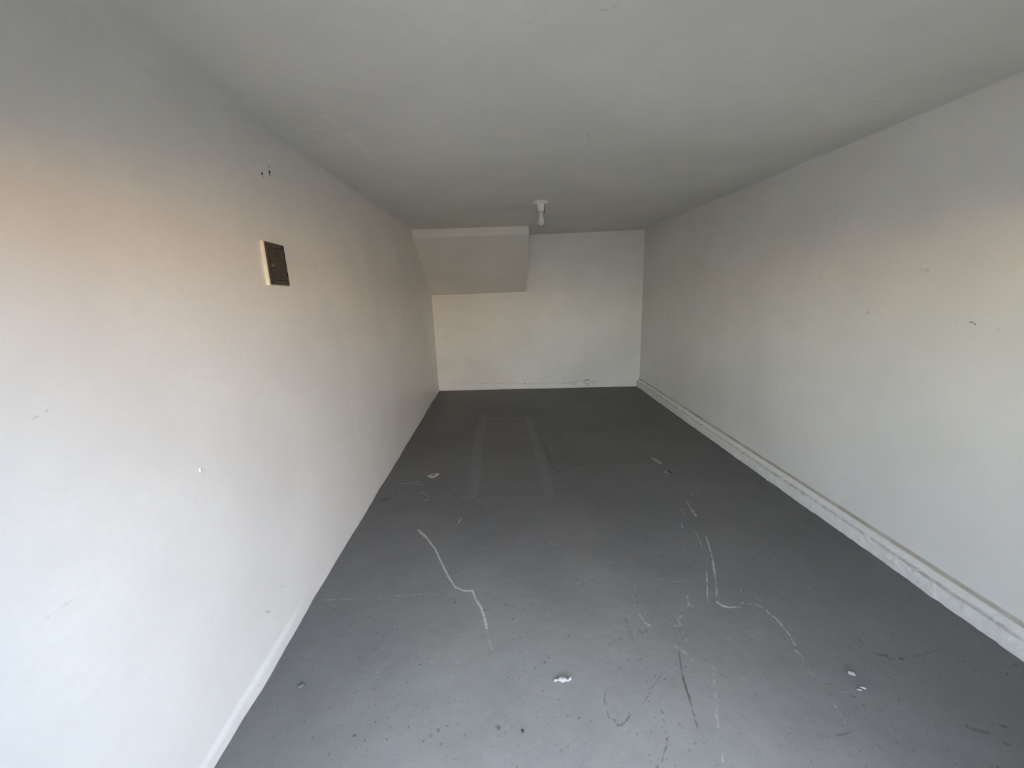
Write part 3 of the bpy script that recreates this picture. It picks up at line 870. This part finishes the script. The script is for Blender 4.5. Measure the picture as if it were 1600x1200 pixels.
# right wall
def f_right(U, V):
    return XR - 0.003 * fbm(U, V, 1.0, 6) - 0.001 * fbm(U, V, 6.0, 7), U, V
yr = np.concatenate([np.arange(Y0, 1.2, 0.04), np.arange(1.2, 6.25, 0.011)])
zr = np.arange(-0.03, 2.40, 0.009)
wall_right = surface('wall_right', yr, zr, f_right, M_WALL, 'right', CHW, (0.15, 0, 0))

# back wall, with a thin uneven skirt and a crumbled strip low on its right
def f_back(U, V):
    y = y_back(U) - 0.003 * fbm(U, V, 1.2, 8) - 0.0015 * fbm(U, V, 7.0, 9)
    line = 0.050 + 0.012 * fbm(U, V * 0, 2.5, 10)
    y = y - 0.008 * (1 - sstep(line - 0.012, line, V))
    cr = sstep(0.75, 1.15, U) * (1 - sstep(2.0, 2.17, U)) * (1 - sstep(0.09, 0.19, V))
    y = y - cr * 0.009 * np.abs(fbm(U, V, 16.0, 11))
    return U, y, V
xb = np.arange(XL - 0.02, XR + 0.03, 0.010)
zb = np.concatenate([np.arange(-0.03, 0.22, 0.006), np.arange(0.22, 2.40, 0.012)])
wall_back = surface('wall_back', xb, zb, f_back, M_WALL, 'back', CHW, (0, 0.15, 0))

# ceiling: coved into the left wall near the doorway, crisp beyond
def f_ceil(U, V):
    z = H - 0.003 * fbm(U, V, 1.1, 12) - 0.001 * fbm(U, V, 6.0, 13)
    r = 0.075 * (1 - sstep(1.55, 2.25, V)) + 0.012
    d = np.clip((U - XL) / r, 0, 1)
    z = z - r * (1 - np.sqrt(np.clip(1 - (1 - d) ** 2, 0, 1)))
    r2 = 0.012
    d2 = np.clip((XR - U) / r2, 0, 1)
    z = z - r2 * (1 - np.sqrt(np.clip(1 - (1 - d2) ** 2, 0, 1)))
    return U, V, z
xc = np.concatenate([np.arange(XL - 0.02, XL + 0.2, 0.004), np.arange(XL + 0.2, XR - 0.02, 0.011), np.arange(XR - 0.02, XR + 0.03, 0.003)])
yc = np.concatenate([np.arange(Y0, 1.1, 0.04), np.arange(1.1, 6.5, 0.011)])
ceiling = surface('ceiling', xc, yc, f_ceil, M_CEIL, 'ceil', CHW, (0, 0, 0.15))

# rough kerb along the right wall: lumpy front face, sloped ledge, dirty groove at the wall
def make_kerb():
    ysk = np.arange(Y0, y_back(XR) + 0.02, 0.007)
    prof = []   # (t, x, z, lump, dirt, seam)
    prof.append((XR + 0.02, -0.02, 0, 0, 0))
    for k in range(8):
        t = k / 7
        prof.append((2.117 + 0.003 * t, -0.02 + 0.095 * t, 0.5 + 0.5 * t, 0, 0))
    prof += [(2.1215, 0.082, 1.0, 0, 0.6), (2.125, 0.0865, 1.2, 0, 1.0), (2.130, 0.090, 0.8, 0.0, 0.7), (2.137, 0.096, 0.35, 0, 0),
             (2.146, 0.104, 0.15, 0, 0), (2.154, 0.111, 0.1, 0.0, 0), (2.159, 0.116, 0.1, 0.25, 0), (2.1615, 0.1185, 0.05, 1.0, 0.3),
             (2.1640, 0.1215, 0.0, 1.0, 0.3), (2.1615, 0.134, 0.0, 1.0, 0), (2.165, 0.140, 0.0, 0.2, 0), (XR + 0.02, 0.144, 0, 0, 0)]
    n = len(prof)
    hgt = 1.0 + 0.10 * fbm(ysk, ysk * 0, 0.8, 20)
    wob = 0.007 * fbm(ysk, ysk * 0, 1.6, 21) + 0.0045 * fbm(ysk, ysk * 0, 9.0, 22)
    V = np.zeros((len(ysk), n, 3))
    D = np.zeros((len(ysk), n))
    S = np.zeros((len(ysk), n))
    for i, (x, z, lump, dirt, seam) in enumerate(prof):
        l1 = fbm(ysk, ysk * 0 + z * 9, 14.0, 23, 3)
        l2 = fbm(ysk + 3, ysk * 0 + z * 14, 30.0, 24, 2)
        top = 1.0 if 0 < i < n - 5 else 0.0
        V[:, i, 0] = x + (wob * (1.0 if 0 < i < 12 else 0.2) if i not in (0, n - 1) else 0) - lump * (0.009 * l1 + 0.009 * l2)
        V[:, i, 1] = ysk
        V[:, i, 2] = z * (hgt if top and z > 0.03 else 1.0) + lump * 0.006 * l2 * (z > 0.05)
        D[:, i] = dirt
        S[:, i] = seam
    P = V.reshape(-1, 3)
    idx = np.arange(len(P)).reshape(len(ysk), n)
    Q = np.stack([idx[:-1, :-1], idx[:-1, 1:], idx[1:, 1:], idx[1:, :-1]], -1).reshape(-1, 4)
    faces = Q.tolist() + [idx[0, ::-1].tolist(), idx[-1, :].tolist()]
    o = mesh_obj('baseboard_right', P.tolist(), faces, plinth_mat())
    for nm, arr in (('dirt', D), ('seam', S)):
        a = o.data.attributes.new(nm, 'FLOAT', 'POINT')
        a.data.foreach_set('value', arr.astype(np.float32).ravel())
    o['kind'] = 'structure'
    return o
make_kerb()

# front wall of the garage: a pier each side of the doorway and the lintel above it
M_OUT = plain('outside render', (0.62, 0.60, 0.56), 0.8, scale=6)
bm = bmesh.new()
box_bm(bm, XL - 0.6, OPX0, Y0 - 0.12, Y0 + 0.0, -0.05, 2.6)
box_bm(bm, OPX1, XR + 0.6, Y0 - 0.12, Y0 + 0.0, -0.05, 2.6)
box_bm(bm, OPX0, OPX1, Y0 - 0.12, Y0 + 0.0, LINTEL, 2.6)
o = bm_obj('wall_front', bm, M_OUT)
o['kind'] = 'structure'

# roof slab and added upper storey over the garage, sized to keep the sun off the drive by the door
bm = bmesh.new()
box_bm(bm, XL - 2.5, XR + 2.5, Y0 - 0.12, 7.2, 2.6, 4.4)
o = bm_obj('wall_upper', bm, M_OUT)
o['kind'] = 'structure'

# ------------------------------------------------------------------ stair soffit boxed in at the back left
def make_soffit():
    yf0, yf1 = 5.36, 5.405            # front face, left and right end
    x0, x1 = XL - 0.01, 0.402
    zf, zb_ = 2.282, 1.543
    n = 40
    rows = []
    prof_n = 44
    for i in range(n + 1):
        t = i / n
        x = x0 + (x1 - x0) * t
        yf = yf0 + (yf1 - yf0) * t
        yb = y_back(x) + 0.01
        row = [(x, yf, 2.40)]
        for k in range(1, 5):
            row.append((x, yf, 2.40 - (2.40 - zf) * k / 4 + (0.001 if k == 4 else 0)))
        row[-1] = (x, yf + 0.001, zf + 0.003)
        row.append((x, yf + 0.004, zf - 0.002))
        for k in range(1, prof_n + 1):
            s = k / prof_n
            y = yf + (yb - yf) * s
            z = zf + (zb_ - zf) * s + 0.004 * mnoise.noise((x * 2, y * 2, 3.1))
            row.append((x, y, z))
        row.append((x, yb, 2.40))
        rows.append(row)
    m = len(rows[0])
    vs = [p for r in rows for p in r]
    fs = []
    for i in range(n):
        for k in range(m):
            k2 = (k + 1) % m
            fs.append((i * m + k, (i + 1) * m + k, (i + 1) * m + k2, i * m + k2))
    fs.append(list(range(m)))
    fs.append(list(range(n * m + m - 1, n * m - 1, -1)))
    o = mesh_obj('stair_soffit', vs, fs, M_SOFFIT, smooth=False)
    o['kind'] = 'structure'
    return o
make_soffit()

# ------------------------------------------------------------------ bulb in a batten holder on the ceiling
M_PLASTIC = plain('white plastic', (0.76, 0.76, 0.73), 0.35, var=0.02)
M_GLASS = plain('frosted bulb', (0.62, 0.61, 0.65), 0.25, var=0.02)
M_BLACK = plain('black', (0.02, 0.02, 0.02), 0.5, var=0.05)
M_BRASS = plain('lamp cap metal', (0.45, 0.42, 0.36), 0.35, 0.8, var=0.05)
LX, LY, LZ = 0.412, 3.962, 2.378
lamp = empty('ceiling_light', (LX, LY, LZ), 'small white bare bulb hanging from a batten holder on the ceiling', 'ceiling light')
P = lambda pr: [(r, z) for r, z in pr]
lathe('base_plate', P([(0.0005, 0.004), (0.066, 0.004), (0.069, -0.002), (0.069, -0.010), (0.064, -0.016), (0.045, -0.019), (0.0005, -0.019)]), M_PLASTIC, lamp)
lathe('lamp_holder', P([(0.0005, -0.017), (0.040, -0.018), (0.037, -0.024), (0.034, -0.045), (0.029, -0.068), (0.0265, -0.074), (0.0265, -0.079), (0.0225, -0.081), (0.0005, -0.081)]), M_PLASTIC, lamp)
lathe('lamp_cap', P([(0.0005, -0.079), (0.0195, -0.079), (0.0195, -0.086), (0.0005, -0.086)]), M_BRASS, lamp)
bulb = lathe('bulb', P([(0.0005, -0.084), (0.0185, -0.084), (0.0190, -0.100), (0.0200, -0.118), (0.0240, -0.134), (0.0295, -0.150), (0.0325, -0.166), (0.0325, -0.178), (0.0285, -0.193), (0.0200, -0.204), (0.0095, -0.209), (0.0005, -0.210)]), M_GLASS, lamp)
bm = bmesh.new()
bmesh.ops.create_cone(bm, cap_ends=True, segments=12, radius1=0.005, radius2=0.005, depth=0.006,
                      matrix=Matrix.Translation((-0.050, -0.030, -0.0195)))
bm_obj('screw', bm, M_BLACK, lamp)  # small dark dot at the base plate
bm = bmesh.new()
bmesh.ops.create_cone(bm, cap_ends=True, segments=8, radius1=0.0022, radius2=0.0022, depth=0.085,
                      matrix=Matrix.Translation((0.030, -0.020, -0.062)))
bm_obj('dark_line', bm, M_BLACK, lamp)  # thin dark upright line beside the lamp holder

# ------------------------------------------------------------------ brown metal box on the left wall
M_BOXPAINT = plain('cream painted box side', (0.70, 0.67, 0.58), 0.6, var=0.06, bump=0.4)
M_BROWN = plain('old brown plate', (0.092, 0.075, 0.055), 0.42, 0.25, var=0.18, scale=35, bump=0.2)
M_BROWN2 = plain('brown lid', (0.072, 0.056, 0.040), 0.45, 0.2, var=0.15, scale=30, bump=0.15)
M_SEAL = plain('dark gasket', (0.012, 0.011, 0.010), 0.6)
BX = XL + 0.005
junction = empty('junction_box', (BX, 2.015, 1.66), 'dark brown metal electrical box with a round-cornered lid on the left wall', 'electrical box')
def rr(cy, cz, w, h, r, seg=6):
    pts = []
    for (sy, sz, a0) in ((1, 1, 0), (-1, 1, 90), (-1, -1, 180), (1, -1, 270)):
        for k in range(seg + 1):
            a = math.radians(a0 + 90 * k / seg)
            pts.append((cy + sy * (w / 2 - r) + r * math.cos(a), cz + sz * (h / 2 - r) + r * math.sin(a)))
    return pts
def plate(name, pts, x0, x1, mat, bevel, parent):
    bm = bmesh.new()
    a = [bm.verts.new((x0, y, z)) for y, z in pts]
    f = bm.faces.new(a)
    r = bmesh.ops.extrude_face_region(bm, geom=[f])
    vs = [g for g in r['geom'] if isinstance(g, bmesh.types.BMVert)]
    for v in vs:
        v.co.x = x1
    if bevel:
        es = [e for e in bm.edges if all(v in vs for v in e.verts)]
        bmesh.ops.bevel(bm, geom=es, offset=bevel, segments=2, affect='EDGES', profile=0.5)
    return bm_obj(name, bm, mat, parent)
# local: x out of the wall, y along it, z up from the box's bottom
plate('box_body', [(-0.088, 0.0), (0.084, -0.004), (0.086, 0.193), (-0.083, 0.199)], -0.03, 0.016, M_BOXPAINT, 0.002, junction)
plate('cover_plate', [(-0.084, 0.003), (0.083, -0.002), (0.084, 0.191), (-0.080, 0.196)], 0.0155, 0.0195, M_BROWN, 0.0008, junction)
cy_, cz_ = 0.004, 0.097
plate('gasket', rr(cy_, cz_, 0.139, 0.153, 0.022), 0.019, 0.0203, M_SEAL, 0, junction)
lid = plate('lid', rr(cy_, cz_, 0.129, 0.143, 0.019), 0.0195, 0.0230, M_BROWN2, 0.001, junction)
bm = bmesh.new(); box_bm(bm, 0.0225, 0.0275, -0.058, -0.036, 0.084, 0.099, 0.0012)
bm_obj('latch', bm, plain('worn latch', (0.16, 0.14, 0.12), 0.4, 0.4), lid)
for zz in (0.079, 0.104):
    bm = bmesh.new(); box_bm(bm, 0.0225, 0.0262, -0.062, -0.040, zz - 0.0035, zz + 0.0035, 0.0008)
    bm_obj('latch_keeper', bm, M_SEAL, lid)
for zz in (0.055, 0.100, 0.148):
    bm = bmesh.new(); box_bm(bm, 0.0195, 0.0245, 0.067, 0.074, zz - 0.007, zz + 0.007, 0.001)
    bm_obj('hinge', bm, M_SEAL, junction)
scr = None
for (yy, zz) in ((-0.067, 0.181), (0.062, 0.180), (-0.068, 0.014), (0.066, 0.012)):
    if scr is None:
        bm = bmesh.new()
        bmesh.ops.create_cone(bm, cap_ends=True, segments=12, radius1=0.0065, radius2=0.0055, depth=0.004,
                              matrix=Matrix.Translation((0.0, 0, 0.0)) @ Matrix.Rotation(math.pi / 2, 4, 'Y'))
        scr = bm_obj('screw', bm, M_SEAL, junction)
        s2 = scr
    else:
        s2 = scr.copy(); COL.objects.link(s2)
    s2.location = (0.0205, yy, zz)

# ------------------------------------------------------------------ small fittings on the walls
M_PLUG = plain('old wall plug', (0.60, 0.59, 0.57), 0.5, var=0.08)
M_PATCH = plain('white filler', (0.86, 0.86, 0.86), 0.5, var=0.02)
plug = empty('wall_plug', (XL + 0.004, 1.322, 1.019), 'small round plastic wall plug set in a filler ring, low on the left wall', 'wall plug')
def disc_x(name, r0, r1, x0, x1, mat, parent, seg=20, off=(0, 0), squash=1.0):
    vs, fs = [], []
    for k in range(seg):
        a = 2 * math.pi * k / seg
        wob = 1 + 0.08 * math.sin(3 * a + 0.6)
        for r, x in ((r0, x0), (r0 * 0.98, x1), (r1, x1), (r1 * 0.9, x0)):
            vs.append((x, off[0] + r * wob * math.cos(a), off[1] + r * wob * squash * math.sin(a)))
    for k in range(seg):
        k2 = (k + 1) % seg
        for i in range(3):
            fs.append((k * 4 + i, k2 * 4 + i, k2 * 4 + i + 1, k * 4 + i + 1))
    return mesh_obj(name, vs, fs, mat, parent)
disc_x('filler_ring', 0.0085, 0.0050, -0.003, 0.0022, M_PATCH, plug)
disc_x('plug_rim', 0.0058, 0.0018, -0.003, 0.0012, M_PLUG, plug, off=(-0.0006, -0.0008))
disc_x('screw_hole', 0.0030, 0.0002, -0.003, 0.0014, plain('plug hole', (0.30, 0.30, 0.32), 0.6), plug, off=(-0.001, -0.0075), squash=1.1)

# thin dark wire stub and its bent tip in the right wall
nail = empty('nail', (XR - 0.003, 1.772, 1.3705), 'thin dark bent nail stuck in the right wall, with its tip hanging just below', 'nail')
def rod(name, a, b, r, mat, parent, seg=8):
    a = Vector(a); b = Vector(b); d = b - a
    q = d.to_track_quat('Z', 'Y').to_matrix().to_4x4()
    bm = bmesh.new()
    bmesh.ops.create_cone(bm, cap_ends=True, segments=seg, radius1=r, radius2=r * 0.8, depth=d.length,
                          matrix=Matrix.Translation((a + b) / 2) @ q)
    return bm_obj(name, bm, mat, parent, smooth=False)
rod('shank', (0.003, 0.014, 0.0012), (-0.006, -0.010, -0.001), 0.0017, M_BLACK, nail)
rod('head', (-0.001, -0.012, -0.0072), (-0.006, -0.0155, -0.0078), 0.0026, M_BLACK, nail)

# ------------------------------------------------------------------ loose bits on the floor
M_CHIP = plain('pale paint chip', (0.26, 0.26, 0.26), 0.55, var=0.15, scale=60)
M_STONE = plain('grey grit', (0.22, 0.22, 0.23), 0.6, var=0.2, scale=60)
def flake(name, loc, rz, pts, lift, mat, label, cat, thick=0.0015, group=None):
    """A curled flake: outline strip with an uneven raised edge and thickness."""
    n = len(pts)
    top, bot = [], []
    vs = []
    for i, (x, w0, w1, z) in enumerate(pts):
        vs += [(x, w0, 0.0012), (x, (w0 + w1) / 2, 0.0012 + z * 0.55 * lift), (x, w1, 0.0012 + z * lift),
               (x, w1, 0.0012 + z * lift + thick), (x, (w0 + w1) / 2, 0.0012 + z * 0.55 * lift + thick), (x, w0, 0.0012 + thick)]
    fs = []
    for i in range(n - 1):
        for k in range(6):
            k2 = (k + 1) % 6
            fs.append((i * 6 + k, (i + 1) * 6 + k, (i + 1) * 6 + k2, i * 6 + k2))
    fs.append([0, 1, 2, 3, 4, 5][::-1]); e = (n - 1) * 6
    fs.append([e, e + 1, e + 2, e + 3, e + 4, e + 5])
    o = mesh_obj(name, vs, fs, mat)
    o.location = loc
    o.rotation_euler = (0, 0, rz)
    o['label'] = label
    o['category'] = cat
    if group:
        o['group'] = group
    return o
M_CHIPW = plain('white paint flake', (0.38, 0.38, 0.38), 0.5, var=0.08, scale=60)
flake('paint_flake', (0.190, 1.309, 0.0), 0.02,
      [(-0.037, -0.002, 0.004, .006), (-0.031, -0.004, 0.006, .010), (-0.026, 0.001, 0.005, .004), (-0.018, 0.0, 0.006, .006), (-0.011, -0.004, 0.013, .012), (-0.002, -0.009, 0.009, .011),
       (0.007, -0.006, 0.010, .011), (0.014, -0.003, 0.006, .007), (0.019, -0.006, -0.001, .004), (0.025, -0.004, 0.003, .006), (0.031, -0.001, 0.010, .010), (0.036, 0.001, 0.007, .005)],
      0.8, M_CHIPW, 'long curled white paint flake on the floor, near the middle of the bottom edge', 'paint flake')
flake('paint_chip', (1.376, 1.262, 0.001), -0.45,
      [(-0.013, -0.002, 0.004, .007), (-0.009, -0.004, 0.006, .009), (0.0, -0.005, 0.006, .010), (0.008, -0.004, 0.005, .009), (0.013, -0.002, 0.003, .006)],
      1.0, M_CHIP, 'thick pale chip lying on the floor at right, casting a dark shadow', 'paint chip', 0.004)
flake('paint_flake', (1.353, 1.199, 0.0), -0.35,
      [(-0.009, 0.0, 0.003, .002), (-0.003, -0.002, 0.003, .004), (0.004, -0.002, 0.002, .004), (0.008, 0.0, 0.001, .002)],
      1.0, M_CHIPW, 'small white paint flake below the thick chip, left one of a close pair', 'paint flake')
flake('paint_flake', (1.373, 1.206, 0.0), -0.45,
      [(-0.011, 0.0, 0.002, .002), (-0.003, -0.002, 0.003, .004), (0.005, -0.002, 0.003, .005), (0.011, 0.0, 0.001, .002)],
      1.0, M_CHIPW, 'small white paint flake below the thick chip, right one of a close pair', 'paint flake')

def pebble(loc, size, rz, mat, label, cat='pebble', name='pebble'):
    bm = bmesh.new()
    bmesh.ops.create_icosphere(bm, subdivisions=2, radius=1.0)
    for v in bm.verts:
        k = 1 + 0.22 * mnoise.noise(v.co * 1.7 + Vector(loc) * 9)
        taper = 1.0 - 0.35 * v.co.x
        v.co = Vector((v.co.x * size[0], v.co.y * size[1] * taper, max(v.co.z, -0.55) * size[2])) * k
    o = bm_obj(name, bm, mat, smooth=True)
    o.location = (loc[0], loc[1], size[2] * 0.5 + 0.0015)
    o.rotation_euler = (0, 0, rz)
    o['label'] = label
    o['category'] = cat
    return o
M_DROP = plain('painted-over lump', (0.135, 0.137, 0.145), 0.35, var=0.1, scale=60)
pebble((-0.914, 1.350, 0), (0.018, 0.0095, 0.006), 0.5, M_DROP, 'grey painted-over lump on the floor close to the left wall')
pebble((0.012, 1.124, 0), (0.0055, 0.006, 0.005), 0.2, plain('dark grit', (0.045, 0.045, 0.045), 0.7), 'small dark pebble on the floor at the bottom of the picture')

# ------------------------------------------------------------------ outside: drive, facing house, added bounce and blocking walls
def outdoor():
    mg, nt, b = new_mat('drive')
    v = coords(nt)
    c = mix(nt, noise_t(nt, v, 3.0, 5.0), (GROUND[0] * .85, GROUND[1] * .85, GROUND[2] * .85), tuple(x * 1.15 for x in GROUND))
    nt.links.new(c, b.inputs['Base Color'])
    b.inputs['Roughness'].default_value = 0.85
    bm = bmesh.new()
    box_bm(bm, -30, 30, -40, Y0 - 0.125, -0.35, -0.03)
    o = bm_obj('driveway', bm, mg)
    o['kind'] = 'structure'
    for nm, (x0, x1, y0, y1, z0, z1, col) in OUT.items():
        bm = bmesh.new()
        box_bm(bm, x0, x1, y0, y1, z0 - 0.04, z1)
        o = bm_obj(nm, bm, plain(nm + ' render', col, 0.85, scale=2.0, var=0.08))
        o['kind'] = 'structure'
outdoor()
